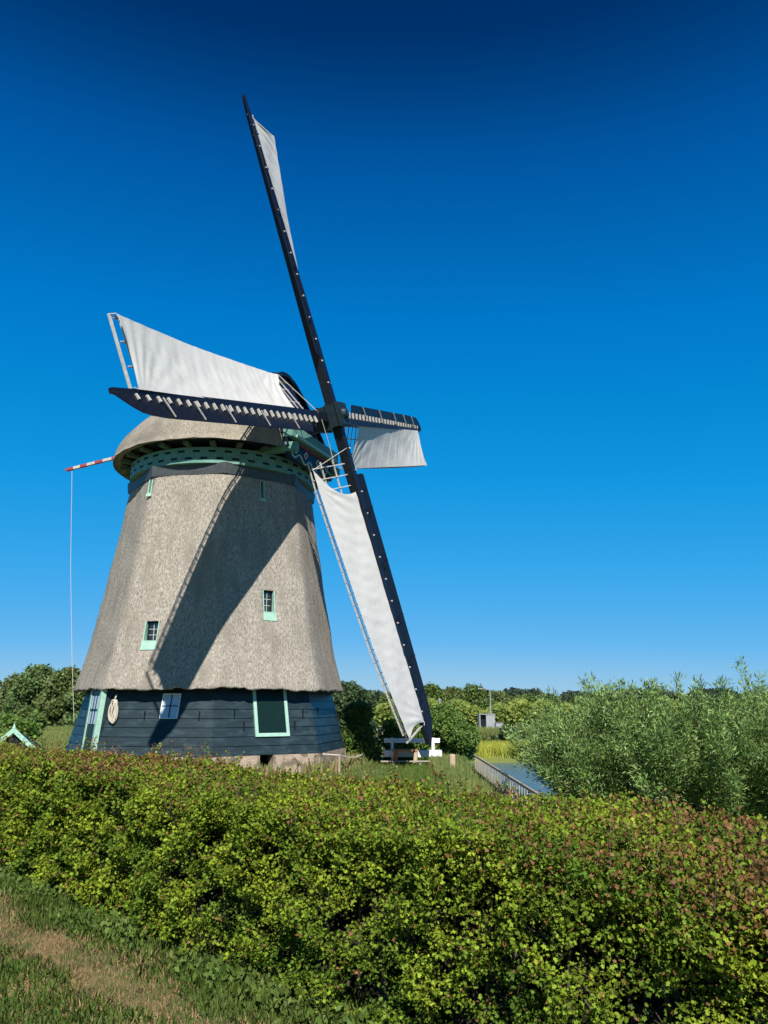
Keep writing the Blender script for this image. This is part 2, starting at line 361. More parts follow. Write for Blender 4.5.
# black band + teal curb + slots at the top of the body
mb=MB(); vs=[];fs=[]
for z,r,o in ((9.10,3.345,0),(9.46,3.38,0),(9.50,3.30,0),(9.10,3.0,0)):
    for k in range(8): vs.append(corner(k,r,z))
for j in range(4):
    for k in range(8): fs.append((j*8+k,j*8+(k+1)%8,((j+1)%4)*8+(k+1)%8,((j+1)%4)*8+k))
mb.add(vs,fs); bd(mb,'top_band',mat('tarred_band',(.035,.04,.045),(.06,.065,.07),scale=6,rough=.5,spec=.5))
def ring(r0,r1,z0,z1,nseg=72):
    m_=MB(); vs=[];fs=[]
    for r,z in ((r0,z0),(r1,z0),(r1,z1),(r0,z1)):
        for k in range(nseg): a=2*PI*k/nseg; vs.append((A[0]+r*math.cos(a),A[1]+r*math.sin(a),z))
    for j in range(4):
        for k in range(nseg): fs.append((j*nseg+k,j*nseg+(k+1)%nseg,((j+1)%4)*nseg+(k+1)%nseg,((j+1)%4)*nseg+k))
    return m_.add(vs,fs)
curb=bd(ring(3.02,3.30,9.44,9.98),'curb_ring',M['teal'])
for row,zz in enumerate((9.60,9.84)):
    for k in range(40):
        a=2*PI*(k+.5*row)/40; N=V(math.cos(a),math.sin(a),0); T=V(-math.sin(a),math.cos(a),0)
        sm=MB(); sm.box(V(A[0],A[1],zz)+N*3.297,T,N,(0,0,1),.115,.012,.035); bd(sm,'curb_slot',M['tar'],curb)

# cap
EZ=10.08
def ridge(s):
    return float(np.interp(s,[-4.05,-3.95,-3.7,-3.3,-2.8,-2,-1,0,1.5,2.6,3.55],[10.15,10.35,10.7,11.05,11.4,11.85,12.35,12.7,13.18,13.42,13.55]))
SS=list(-3.92*np.cos(np.linspace(0,PI/2,16)))+list(np.linspace(.25,3.55,14)); NP=40
cb=MB(); vs=[];fs=[]
for s in SS:
    W=math.sqrt(max(3.92**2-s*s,.01)); Zr=ridge(s); lean=1.15*max(0,(s-.5)/3.05)**2
    for j in range(NP+1):
        ph=PI*j/NP; cw=math.cos(ph); sw=math.sin(ph)
        ww=W*math.copysign(abs(cw)**.95,cw); z=EZ+(Zr-EZ)*sw**1.05
        ss=s-lean*((z-EZ)/3.4); jit=.012*math.sin(9*s+5*ph)+.01*math.sin(23*ph+s*3)
        vs.append(V(A[0],A[1],0)+nh*ss+eh*ww+V(0,0,z+jit))
m1=NP+1
for i in range(len(SS)-1):
    for j in range(NP): fs.append((i*m1+j,(i+1)*m1+j,(i+1)*m1+j+1,i*m1+j+1))
# inner shell: thickness .34 at the rim
k0=len(vs)
for s in SS:
    W=max(math.sqrt(max(3.92**2-s*s,.01))-.36,.02); Zr=ridge(s)-.35; lean=1.15*max(0,(s-.5)/3.05)**2; s2=s*.91 if s<0 else s
    for j in range(NP+1):
        ph=PI*j/NP; cw=math.cos(ph); sw=math.sin(ph)
        ww=W*math.copysign(abs(cw)**.95,cw); z=EZ+.08+(max(Zr,EZ+.1)-EZ-.08)*sw**1.05
        vs.append(V(A[0],A[1],0)+nh*(s2-lean*((z-EZ)/3.4))+eh*ww+V(0,0,z))
for i in range(len(SS)-1):
    for j in range(NP): fs.append((k0+i*m1+j,k0+i*m1+j+1,k0+(i+1)*m1+j+1,k0+(i+1)*m1+j))
    for j in (0,NP): fs.append((i*m1+j,k0+i*m1+j,k0+(i+1)*m1+j,(i+1)*m1+j))
for j in range(NP):
    i=len(SS)-1; fs.append((i*m1+j,k0+i*m1+j,k0+i*m1+j+1,i*m1+j+1)); fs.append((j,j+1,k0+j+1,k0+j))
cb.add(vs,fs); cap=bd(cb,'cap',M['thatch_cap'],smooth=True)
# soffit
sf=MB(); vs=[];fs=[]; q=64
for r,z in ((3.72,EZ+.06),(3.0,EZ-.02)):
    for k in range(q):
        a=2*PI*k/q; c_=math.cos(a)*r; s_=math.sin(a)*r; c_=min(c_,3.4)
        vs.append(V(A[0],A[1],z)+nh*c_+eh*s_)
for k in range(q): fs.append((k,(k+1)%q,q+(k+1)%q,q+k))
sf.add(vs,fs); bd(sf,'soffit',M['tar'],cap)
for k in range(26):
    a=2*PI*(k+.5)/26
    if math.cos(a)*3.6>3.2: continue
    N=nh*math.cos(a)+eh*math.sin(a); T=np.cross(V(0,0,1),N)
    r_=MB(); r_.box(V(A[0],A[1],EZ-.06)+N*3.48,T,N,(0,0,1),.09,.20,.05); bd(r_,'rafter_end',M['tealdark'],cap)
# dark trim along the front edge of the thatch + boarded front
i=len(SS)-1; edge=[np.array(cb.v[i*m1+j]) for j in range(m1)]
tr=MB(); 
for j in range(NP): tr.bar(edge[j]+nh*.04,edge[j+1]+nh*.04,.14,.22,up=nh)
bd(tr,'front_edge_board',M['tar'],cap)
fr=MB(); cen=np.mean(edge,axis=0); fr.add([p+nh*.0 for p in edge]+[p-nh*.08 for p in edge],[tuple(range(m1)),tuple(range(m1,2*m1))[::-1]]+[(j,m1+j,m1+j+1,j+1) for j in range(NP)]+[(NP,2*m1-1,m1,0)])
fro=bd(fr,'cap_front',M['navy'],cap)
for j in range(-5,6):
    pass
# ridge knob
kb=MB(); kb.tube([edge[NP//2]+nh*.10-V(0,0,.1),edge[NP//2]-nh*.5+V(0,0,.02)],[.17,.2],10); bd(kb,'ridge_cap',M['tar'],cap,smooth=True)
AC=V(A[0],A[1],0)
def P3(s,w,z): return AC+nh*s+eh*w+V(0,0,z)
# breast beam and decorated board
bb=MB(); bb.bar(P3(3.62,-1.75,10.68),P3(3.62,1.75,10.68),.36,.42); bd(bb,'breast_beam',M['teal'])
bt=MB(); bt.bar(P3(3.84,-1.5,10.52),P3(3.84,1.5,10.52),.05,.10); bd(bt,'beam_trim',M['green'])
bs=MB(); bs.bar(P3(3.55,-1.62,10.13),P3(3.55,1.62,10.13),.12,.66); br=bd(bs,'beard_board',M['navy'])
wv=MB(); pts=[P3(3.63,-1.65+3.3*t/48,9.88+.10*math.cos(t/48*2*PI*4.5)+.12*abs(t/24-1)) for t in range(49)]
wv.tube(pts,.035,6); bd(wv,'wavy_trim',M['green'],br,smooth=True)
for wx in (-1.15,-.45,.45,1.15):
    wv=MB(); wv.tube([P3(3.625,wx-.12,10.16),P3(3.635,wx,10.28),P3(3.625,wx+.12,10.16),P3(3.62,wx,10.05),P3(3.625,wx-.12,10.16)],.02,5); bd(wv,'painted_scroll',M['white'],br)
wv=MB(); wv.bar(P3(3.63,-1.2,10.40),P3(3.63,1.2,10.40),.04,.07); bd(wv,'red_stripe',M['red'],br)
# side beams of the cap frame seen below the thatch
for sg in (-1,1):
    b_=MB(); b_.bar(P3(1.2,sg*1.95,10.12),P3(3.9,sg*1.55,10.12),.26,.30); bd(b_,'sheer_beam',M['teal'])
# wind shaft and poll end
ws=MB(); ws.tube([HUB-n*.5,HUB-n*4.2],[.36,.30],20); bd(ws,'wind_shaft',M['navy'],smooth=True)
pe=MB(); pe.box(HUB+n*.10,UP,LF,n,.40,.40,.52)
for dd in (-.36,.08,.52): pe.box(HUB+n*(.10+dd*.85),UP,LF,n,.44,.44,.045)
pe.tube([HUB+n*.62,HUB+n*.74],[.22,.16],12); bd(pe,'poll_end',M['iron'])

# ------------------------------------------------------------------ sails
def theta(r): return R_(float(np.interp(r,[1.5,2.5,4,6,8,10,11.4],[25,25,22,18,13,5.5,0])))
def sail(D,T,off,dark,clothseed,label,wscale=1.0):
    O=HUB+n*off
    def P(r,w,nn=0):
        th=theta(r); return O+D*r+T*(w*math.cos(th)+nn*math.sin(th))+n*(-w*math.sin(th)+nn*math.cos(th))
    def Pn(r,w,nn=0): return O+D*r+T*w+n*nn
    sp=MB()
    sts=[(.3,.34,.32),(3,.33,.31),(7,.26,.24),(11.1,.17,.15),(11.95,.12,.10)]
    vs=[];fs=[]
    for r,wd,dp in sts:
        for a_,b_ in ((-1,-1),(1,-1),(1,1),(-1,1)): vs.append(Pn(r,a_*wd/2,b_*dp/2))
    for i in range(len(sts)-1):
        for k in range(4): fs.append((i*4+k,i*4+(k+1)%4,(i+1)*4+(k+1)%4,(i+1)*4+k))
    fs+=[(3,2,1,0),tuple(len(vs)-4+k for k in range(4))]
    sp.add(vs,fs); so_=bd(sp,'sail',M['tar'],label=label)
    # bolts on the spar
    if dark:
        for r in np.arange(1.2,11.3,.8):
            bo=MB(); dp=float(np.interp(r,[.3,3,7,11.1],[.32,.31,.24,.15])); hw=float(np.interp(r,[.3,3,7,11.1],[.14,.13,.10,.07]))
            bo.tube([Pn(r,-hw,dp/2-.01),Pn(r,-hw,dp/2+.04)],.032,6); bd(bo,'spar_bolt',M['lath'],so_)
    # lattice
    la=MB(); rs=np.arange(1.7,11.35,.3975)
    for r in rs:
        th=theta(r); up_=D
        last=r>11.1
        if not dark: hw=float(np.interp(r,[.3,3,7,11.1],[.17,.165,.13,.085])); la.bar(Pn(r,-.05,hw+.00),Pn(r,-hw-.10,hw+.05),.07,.06,up=D)
        la.bar(P(r,-.10),P(r,1.82),.055 if last else .03,.05 if last else .03,up=D)
    for wv_ in (.66,1.24,1.80):
        st=[P(r,wv_,-.03) for r in np.arange(1.5,11.45,.5)]
        for a_,b_ in zip(st[:-1],st[1:]): la.bar(a_,b_,.022,.05,up=n)
    bd(la,'lattice',M['lath'],so_)
    if dark>=0:
        # dark cord lacing at the trailing edge
        ld=MB(); st=[P(r,1.78,.0) for r in np.arange(2.4,11.4,.25)]
        ld.tube([p+n*.03 for p in st],.016,5)
        for r in np.arange(2.6,11.2,.4): ld.tube([P(r,1.70,.05),P(r+.1,1.80,.02)],.009,4)
        bd(ld,'lacing_cord',M['lathdark'],so_)
    # wind board on the leading side
    wb=MB(); ct=R_(15)
    rr_=np.concatenate([[2.15,2.2],np.linspace(2.6,11.0,15),[11.3,11.55,11.8,12.02]])
    vs=[];fs=[]
    for r in rr_:
        wd=.60 if r<10.8 else float(np.interp(r,[10.8,11.3,11.55,11.8,12.02],[.60,.50,.38,.22,.06]))
        if r<2.18: wd=.5
        hw=float(np.interp(r,[.3,3,7,11.1,12.1],[.16,.15,.12,.08,.0]))
        for ww,nn in ((hw,0),(max(wd+.02,hw+.02),0)):
            for q_ in (0,.035): vs.append(Pn(r,-ww*math.cos(ct),.04+ww*math.sin(ct)+q_))
    for i in range(len(rr_)-1):
        a_,b_=i*4,(i+1)*4
        for x,y in ((0,1),(1,3),(3,2),(2,0)): fs.append((a_+x,a_+y,b_+y,b_+x))
    fs+=[(0,2,3,1),(len(vs)-4,len(vs)-3,len(vs)-1,len(vs)-2)]
    wb.add(vs,fs); bd(wb,'wind_board',M['tar'],so_)
    # struts over the board
    for r in (3.6,5.6,7.6,9.1,10.4):
        s_=MB(); s_.bar(Pn(r,-.10,.20),Pn(r-.22,-.56,.25),.04,.03,up=n); bd(s_,'strut',M['lath'] if not dark else M['tar'],so_)
    # canvas
    nr2,nw=150,16; vs=[];fs=[]
    rg=np.random.default_rng(clothseed); ph_=rg.uniform(0,6,8)
    for i in range(nr2+1):
        a_=i/nr2
        for j in range(nw+1):
            b_=j/nw
            w0=.06; w1=1.80-.04*math.sin(PI*a_)
            ri=2.75-1.0*b_; ri+= .42*math.sin(PI*b_)
            ro=11.14-.16*math.sin(PI*b_)
            r=ri+(ro-ri)*a_; w_=w0+(w1-w0)*b_
            edge_=min(a_*8,1)*min((1-a_)*8,1)
            bil=-.10*math.sin(PI*b_)*edge_*.5
            wr=.006*math.sin(r*7+b_*6+ph_[0]+1.3*math.sin(r*1.7))+.010*math.sin(r*2.3-b_*7+ph_[1])+.003*math.sin(r*15+b_*13+ph_[2])+.003*math.cos(2*PI*(r-1.7)/.3975)*(1-.5*b_)
            wr+=.022*math.exp(-(1-a_)*5)*math.sin(14*math.atan2(11.1-r+.05,w_+.3)*2.0+ph_[3])+.018*math.exp(-a_*6)*math.sin(12*math.atan2(r-2.2,1.95-w_)*2+ph_[4])
            vs.append(P(r,w_*wscale,.12+bil+wr*(.35+.65*math.sin(PI*b_))))
    for i in range(nr2):
        for j in range(nw): k=i*(nw+1)+j; fs.append((k,k+1,k+nw+2,k+nw+1))
    cm=MB(); cm.add(vs,fs); bd(cm,'sailcloth',M['cloth'],so_,smooth=True)
    # tie ropes at the canvas corners
    c0=np.array(vs[nw]); c1=np.array(vs[-1]); c2=np.array(vs[-1-nw])
    for a_,b_ in ((c0,Pn(1.2,.12,.16)),(c1,P(11.25,1.80,.03)),(c2,P(11.25,.1,.1))):
        ro_=MB(); ro_.tube([a_,b_],.013,5); bd(ro_,'tie_rope',M['rope'],so_)
    return so_
sail(UP,-LF,.24,1,1,'uppermost sail, narrow strip of canvas beside a black board')
sail(LF,UP,0,0,2,'sail pointing left toward the viewer with the broadest canvas')
sail(-LF,-UP,0,0,3,'short looking sail pointing right away from the viewer')
sail(-UP,LF,.24,1,4,'lowest sail reaching down to the ground beside the bench')
# brake lever, red and white, with its rope
bl=MB(); segs=[(-3.6,-4.9,0),(-4.9,-5.35,1),(-5.35,-5.8,0),(-5.8,-6.2,1),(-6.2,-6.6,0),(-6.6,-6.95,1),(-6.95,-7.3,0),(-7.3,-7.7,1)]
for s0,s1,mi in segs: bl.bar(P3(s0,0,11.12+(s0+7.7)*.085),P3(s1,0,11.12+(s1+7.7)*.085),.11,.11,mi=mi)
lv=bd(bl,'brake_lever',[M['lath'],M['red']])
rp=MB(); rp.tube([P3(-7.4,0,11.1),P3(-6.95,0,7),P3(-6.4,-.02,3.4),P3(-6.0,-.05,1.2)],.009,6); bd(rp,'brake_rope',M['rope'],lv)
rp=MB(); rp.tube([HUB+LF*1.2+n*.2-UP*.15, HUB+LF*.9-UP*1.1+n*.1,HUB-UP*2.0+LF*.75],.014,5); bd(rp,'hanging_rope',M['rope'])

# ------------------------------------------------------------------ boarded base
ZB=.33; NB=8
def wr_(z): return 4.60+(4.06-4.60)*(z-ZB)/(2.35-ZB)
wall=MB(); ztop=2.42; bh=(ztop-ZB)/NB
for k in range(8):
    N,T=facet(k)
    for j in range(NB):
        z0=ZB+j*bh; z1=z0+bh+.03
        a0,a1=corner(k,wr_(z0)+.035,z0),corner(k+1,wr_(z0)+.035,z0)
        b0,b1=corner(k,wr_(z1)+.004,z1),corner(k+1,wr_(z1)+.004,z1)
        wall.hexa([a0-N*.05,a1-N*.05,a1,a0,b0-N*.05,b1-N*.05,b1,b0])
wl=bd(wall,'boarded_wall',M['board'])
inn=MB(); vs=[];fs=[]
for z in (ZB-.02,ztop+.3):
    for k in range(8): vs.append(corner(k,wr_(z)-.12,z))
for k in range(8): fs.append((k,(k+1)%8,8+(k+1)%8,8+k))
inn.add(vs,fs); bd(inn,'wall_lining',M['tar'],wl)
def wp(k,off,z,dep=0):
    N,T=facet(k); return V(A[0],A[1],0)+N*(wr_(z)*math.cos(PI/8)+dep)+T*off+V(0,0,z)
def px_off(k,frac): # frac -.5...5 along the facet
    return frac*2*4.4*math.sin(PI/8)
# masonry plinth with an opening
pl=MB()
for k in range(8):
    spans=[(0,1)]
    if k==0: spans=[(0,.43),(.55,1)]
    for t0,t1 in spans:
        ro=4.70 if k in(-1,0,1,2) else 4.66
        for (a,b_) in ((t0,t1),):
            o0=corner(k,ro,YARD-.1)*(1-a)+corner(k+1,ro,YARD-.1)*a; o1=corner(k,ro,YARD-.1)*(1-b_)+corner(k+1,ro,YARD-.1)*b_
            N,T=facet(k)
            up_=V(0,0,ZB-.015-YARD+.1)
            pl.hexa([o0-N*.4,o1-N*.4,o1,o0,o0-N*.4+up_,o1-N*.4+up_,o1+up_-N*.06,o0+up_-N*.06])
bd(pl,'masonry_plinth',M['brick'])
# large shuttered window, facet 0
def quadframe(k,o0,o1,z0,z1,fw,dep,mf,mp,name='window',pname='pane',top=False,out=.07,rf=None):
    f=MB(); N,T=facet(k)
    def Q(o,z,d): return wp(k,o,z,d+(((rf(z)-wr_(z))*math.cos(PI/8)) if rf else 0))
    def slab(a0,a1,c0,c1,d0,d1,mm):
        mm.hexa([Q(a0,c0,d0),Q(a1,c0,d0),Q(a1,c0,d1),Q(a0,c0,d1),Q(a0,c1,d0),Q(a1,c1,d0),Q(a1,c1,d1),Q(a0,c1,d1)])
    slab(o0,o0+fw,z0,z1,-.03,out,f); slab(o1-fw,o1,z0,z1,-.03,out,f); slab(o0+fw,o1-fw,z0,z0+fw,-.03,out-.002,f)
    if top: slab(o0+fw,o1-fw,z1-fw,z1,-.03,out-.002,f)
    fo=bd(f,name,mf)
    p=MB(); slab(o0+fw,o1-fw,z0+fw,z1-(fw if top else 0),0.0,dep,p); po=bd(p,pname,mp,fo)
    return fo,slab
fo,_=quadframe(0,-.36,.78,.84,2.25,.10,.045,M['green'],M['dark_green'],pname='shutter')
fo,sl_=quadframe(-1,.02,.58,1.36,2.08,.03,.045,M['white'],M['curtain'],top=True)
g=MB(); sl_(.29,.315,1.39,2.05,.045,.062,g); sl_(.05,.55,1.71,1.735,.045,.060,g); bd(g,'glazing_bar',M['tar'],fo)
# door, facet -2
dr=lambda z: 4.64-.10*(z-ZB)
fo,sl_=quadframe(-2,.35,1.50,-.05,2.22,.09,.02,M['green'],M['dark_green'],name='door',pname='door_leaf',out=.05,rf=dr)
g=MB(); sl_(.56,1.36,1.20,2.02,.022,.04,g); bd(g,'pane',M['curtain'],fo)
for a_,b_ in ((.80,.84),(1.08,1.12)):
    g=MB(); sl_(a_,b_,1.2,2.02,.041,.055,g); bd(g,'glazing_bar',M['dark_green'],fo)
g=MB(); sl_(.56,1.36,1.58,1.64,.041,.053,g); bd(g,'glazing_bar',M['dark_green'],fo)
g=MB(); N2,T2=facet(-2)
# cheek board on the right, and the boards filling the case
def cq(o,z,inn): 
    q_=V(A[0],A[1],0)+N2*(dr(z)*math.cos(PI/8)+.06)+T2*o+V(0,0,z); return q_-N2*inn
g.hexa([cq(1.50,-.1,.45),cq(1.60,-.1,.45),cq(1.60,-.1,0),cq(1.50,-.1,0),cq(1.50,2.25,.45),cq(1.60,2.25,.45),cq(1.60,2.25,0),cq(1.50,2.25,0)]); bd(g,'door_cheek',M['board'],fo)
g=MB(); g.hexa([cq(1.49,-.1,.12),cq(1.64,-.1,.12),cq(1.64,-.1,-.03),cq(1.49,-.1,-.03),cq(1.49,2.22,.12),cq(1.64,2.22,.12),cq(1.64,2.22,-.03),cq(1.49,2.22,-.03)]); bd(g,'door_post',M['green'],fo)
g=MB(); g.hexa([cq(.28,-.1,.45),cq(.345,-.1,.45),cq(.345,-.1,0),cq(.28,-.1,0),cq(.28,2.25,.45),cq(.345,2.25,.45),cq(.345,2.25,0),cq(.28,2.25,0)]); bd(g,'door_cheek',M['board'],fo)
# iron pegs on the boards
for k,o_,z_ in ((-1,-.45,1.45),(-1,1.25,1.45),(0,-1.0,1.5),(0,-.72,1.15),(0,.98,1.15),(0,1.3,1.5),(1,-1.0,1.55)):
    g=MB(); g.box(wp(k,o_,z_,.055),facet(k)[1],facet(k)[0],(0,0,1),.016,.02,.13); bd(g,'wall_peg',M['tar'],wl)
# rope coil hanging by the door
g=MB(); pts=[]
base=wp(-1,-1.40,1.62,.14); N,T=facet(-1)
for i in range(200):
    a=i/200*2*PI*9; lp_=math.sin(i*.37)
    pts.append(base+T*((.07+.035*lp_)*math.sin(a)+.03*math.sin(i*.11))+V(0,0,(.30+.04*lp_)*math.cos(a)-.06)+N*(.05*math.sin(i*.21)+.04))
g.tube(pts,.022,5); g.tube([base+V(0,0,.3)+N*.03,base+V(0,0,.45)-N*.08],.022,5)
rc=empty('rope_coil',base-V(0,0,.4),'pale coiled rope hanging on the dark boards beside the mill door','rope')
g.build('rope_loop',M['rope'],rc,base-V(0,0,.4),smooth=True)
# ------------------------------------------------------------------ street furniture and small things
# white bench
def place_thing(name,loc,label,cat,rz=0,group=None):
    o=empty(name,loc,label,cat,group); o.rotation_euler=(0,0,rz); return o
bn=place_thing('bench',(1.02,29.35,YARD),'white painted bench standing behind the tip of the lowest mill sail','bench',.03)
g=MB(); g.abox(-1.02,1.02,.10,.15,.74,.90); g.build('backrest',M['white'],bn)
g=MB(); g.abox(-1.02,1.02,-.42,-.03,.44,.50); g.abox(-1.03,1.03,-.46,-.42,.28,.49); g.build('seat',M['white'],bn)
for x in (-.72,.76):
    g=MB(); g.abox(x-.04,x+.04,-.40,-.32,0,.44); g.abox(x-.05,x+.05,.02,.095,0,.92); g.bar((x,-.35,.3),(x,.05,.3),.08,.08); g.build('leg',M['white'],bn)
tb=place_thing('trestle_table',(.78,28.55,YARD),'low brown wooden trestle under the tip of the lowest mill sail','trestle',.05)
g=MB(); g.abox(-.48,.38,-.2,.2,.50,.56); g.build('tabletop',M['wood'],tb)
for x,m_ in ((-.36,M['wood']),(.34,M['paleWood'])):
    g=MB(); g.bar((x-.04,-.2,0),(x,-.12,.5),.12,.08); g.bar((x-.04,.2,0),(x,.12,.5),.12,.08); g.build('leg',m_,tb)
g=MB(); g.abox(-.92,.9,-.48,-.30,.16,.20); g.abox(-.5,-.42,-.45,-.33,0,.16); g.abox(.42,.5,-.45,-.33,0,.16); g.build('foot_plank',M['greywood'],tb)
# wood post
p=place_thing('wooden_post',(2.05,24.4,YARD),'short pale wooden post in the grass right of the white bench','post')
g=MB(); g.tube([(0,0,-.1),(0,0,.58),(0,0,.62)],[.10,.095,.07],10); g.build('post_shaft',M['paleWood'],p,smooth=False)
# rope barrier at the mill foot
p=place_thing('rope_barrier',(-1.35,24.6,YARD),'white rope strung from a stake at the right foot of the mill','rope barrier')
g=MB(); g.tube([(0,0,0),(0,0,.62)],.035,8); g.build('stake',M['greywood'],p)
g=MB(); g.tube([(-.5,-.15,.62),(0,0,.58),(.25,.7,.47),(.45,1.4,.44),(.62,2.2,.47)],.02,6); g.build('rope_line',M['rope'],p)
g=MB(); g.tube([(.62,2.2,0),(.62,2.2,.52)],.03,8); g.build('stake',M['bark'],p)
# bank fence
fn=place_thing('bank_fence',(2.5,16,YARD),'low weathered picket fence along the water bank, right of the mill','fence')
fa,fb=V(2.52,22.8,YARD),V(2.30,10.0,YARD); nf=44
g=MB(); 
for zz in (.30,.68): g.bar(fa+V(0,0,zz),fb+V(0,0,zz),.04,.045)
g.build('rail',M['greywood'],fn,(2.5,16,YARD))
for i in range(nf+1):
    t=i/nf; q_=fa*(1-t)+fb*t; g=MB(); h_=.66+.03*math.sin(i*2.3)
    g.bar(q_+V(.035,0,-.05),q_+V(.035,.01*math.sin(i),h_),.015,.028,up=(0,1,0)); g.build('picket',M['greywood'],fn,(2.5,16,YARD))
# small gabled hut
ht=place_thing('garden_hut',(-9.75,21.3,YARD),'small dark hut with pale green gable boards and a finial left of the mill','hut',.12)
g=MB(); g.abox(-.42,.42,0,.6,0,.95); g.add([(-.42,0,.95),(.42,0,.95),(0,0,1.30),(-.42,.6,.95),(.42,.6,.95),(0,.6,1.30)],[(0,1,2),(3,5,4)]); g.build('wall',M['tar'],ht)
g=MB(); 
for sg in (-1,1): g.bar((sg*.30,-.02,1.09),(sg*.30,.62,1.09),.68,.04,up=(sg*.62,0,1))
g.build('roof',M['tar'],ht)
g=MB()
for sg in (-1,1): g.bar((sg*.60,-.09,.88),(0,-.09,1.40),.035,.11,up=(0,0,1))
g.build('gable_board',M['green'],ht)
g=MB(); g.tube([(0,-.09,1.32),(0,-.09,1.46),(0,-.09,1.50),(0,-.09,1.56)],[.04,.045,.03,.012],8); g.build('finial',M['green'],ht)
# lamp post and cabinets at the road
lp=place_thing('street_lamp',(10.05,75.5,YARD),'tall grey lamp post with a short arm beside the grey cabinet','street lamp')
g=MB(); g.tube([(0,0,0),(0,0,3.7)],[.065,.04],8); g.bar((0,0,3.66),(-.75,0,3.78),.04,.04); g.build('pole',M['metalgrey'],lp)
g=MB(); g.box((-.95,0,3.79),(1,0,0),(0,1,0),(0,0,1),.2,.09,.04); g.build('lamp_head',M['metalgrey'],lp)
l2=place_thing('utility_pole',(5.3,76,YARD),'thin grey pole standing alone left of the lamp post','pole')
g=MB(); g.tube([(0,0,0),(0,0,2.9)],[.09,.07],8); g.bar((-.18,0,2.75),(.18,0,2.75),.06,.06); g.build('pole',M['metalgrey'],l2)
cbn=place_thing('utility_cabinet',(9.6,74.6,YARD),'grey metal utility cabinet with a dark open side by the lamp post','cabinet',.1)
g=MB(); g.abox(-.75,.7,0,.9,0,.06); g.abox(-.12,.7,0,.9,.06,1.4); g.abox(-.75,-.66,0,.9,.06,1.4); g.abox(-.66,-.12,.5,.9,.06,1.4); g.build('housing',M['metalgrey'],cbn)
g=MB(); g.abox(-.82,.78,-.06,.95,1.4,1.47); g.build('roof',M['metalgrey'],cbn)
g=MB(); g.abox(-.62,-.15,.42,.49,.1,1.36); g.build('door',M['tar'],cbn)  # black sheet painting the shade of the open side, not an actual door
cb2=place_thing('switch_box',(10.65,74.4,YARD),'low pale box at the right foot of the lamp post','utility box',.1)
g=MB(); g.abox(-.32,.32,0,.4,.0,.62); g.build('housing',M['metalgrey'],cb2); g=MB(); g.abox(-.36,.36,-.04,.44,.62,.67); g.build('lid',M['metalgrey'],cb2)

# ------------------------------------------------------------------ vegetation
def limb_tree(name,loc,H,crown,nl,size,m,label,cat='tree',group=None,trunk=.12,tmpl=CLUMP,lobes=14,flat=1.0,low=.15,seed=0):
    r=np.random.default_rng(seed); o=empty(name,loc,label,cat,group)
    g=MB(); top=V(0,0,H*.62)
    g.tube([(0,0,-.1),(r.normal()*.05*H*.2,0,H*.3),top],[trunk*1.25,trunk,trunk*.45],8)
    cs=[];rs=[]
    for i in range(lobes):
        a=r.uniform(0,2*PI); q=math.sqrt(r.uniform(0,1)); zf=r.uniform(low,1)
        env=math.sin(PI*min(max((zf*.86+.14),0.02),.97))**.6
        c=V(math.cos(a)*q*crown*env*.78,math.sin(a)*q*crown*env*.78*flat,H*(zf*.86+.02)); cs.append(c); rs.append(crown*r.uniform(.26,.46))
        g.tube([V(0,0,H*min(.6,max(.08,zf*.5))),(c+V(0,0,H*min(.6,zf*.5)))/2,c],[trunk*.45,trunk*.28,trunk*.1],5)
    g.build('trunk',M['bark'],o)
    cs=np.array(cs); rs=np.array(rs); id_=r.choice(lobes,nl,p=rs**2/np.sum(rs**2))
    d=r.normal(size=(nl,3)); d/=np.linalg.norm(d,axis=1)[:,None]; d[:,2]=d[:,2]*.85
    rad=rs[id_]*(1-np.abs(r.normal(size=nl))*.22+.12*np.maximum(0,r.normal(size=nl)))
    rad*=1+.22*vnoise(cs[id_]+d*rs[id_][:,None],seed+1,7/max(crown,1))
    pos=cs[id_]+d*rad[:,None]; pos[:,2]=np.maximum(pos[:,2],.05)
    ax=d*.6+r.normal(size=(nl,3))*.6+np.array([0,0,.1]); nr=d+r.normal(size=(nl,3))*.55+np.array([0,0,.35])
    leaves('crown',pos,ax,nr,size*r.uniform(.6,1.35,nl),tmpl,m,parent=o)
    return o
# trees beyond the meadow, left of the mill
gl='trees beyond the meadow left of the mill'
LT=[(-46,88,5.6,4.2,'treeL','leftmost dark grey green tree at the meadow edge'),(-40.5,90,6.0,4.0,'treeL2','olive tinted tree second from the left edge, beyond the meadow'),
    (-37,86,6.9,3.8,'treeL','tall grey green tree behind the round bush left of the mill'),(-33,84,6.6,3.6,'treeL2','pale olive tree right behind the eave of the thatch'),
    (-29.5,82,5.4,3.2,'treeL','grey green tree just left of the mill door'),(-50,95,7.0,4.4,'treeD','darkest tall tree rising at the left edge of the view'),(-25,92,6.2,3.8,'treeL','grey green tree mostly hidden by the mill base')]
for i,(x,y,h,c,m_,lab) in enumerate(LT): limb_tree('meadow_tree',(x,y,YARD),h*.88,c*.95,22000,.27,M[m_],lab,group=gl,trunk=.2,lobes=26,seed=20+i,low=.02)
limb_tree('round_bush',(-29.2,66,YARD),2.55,1.9,7000,.22,M['treeM'],'round bright green bush in front of the trees left of the mill','bush',trunk=.08,lobes=12,seed=40,low=.05)
limb_tree('meadow_bush',(-35.0,69,YARD),2.2,2.4,7000,.22,M['treeL'],'low grey green bush at the left edge of the meadow','bush',trunk=.08,lobes=12,seed=41,low=.05)
limb_tree('shade_bush',(-21.3,46,YARD),1.2,1.5,5000,.16,M['bush'],'low dark bush at the left edge just over the hedge','bush',trunk=.05,lobes=10,seed=42,low=.05)
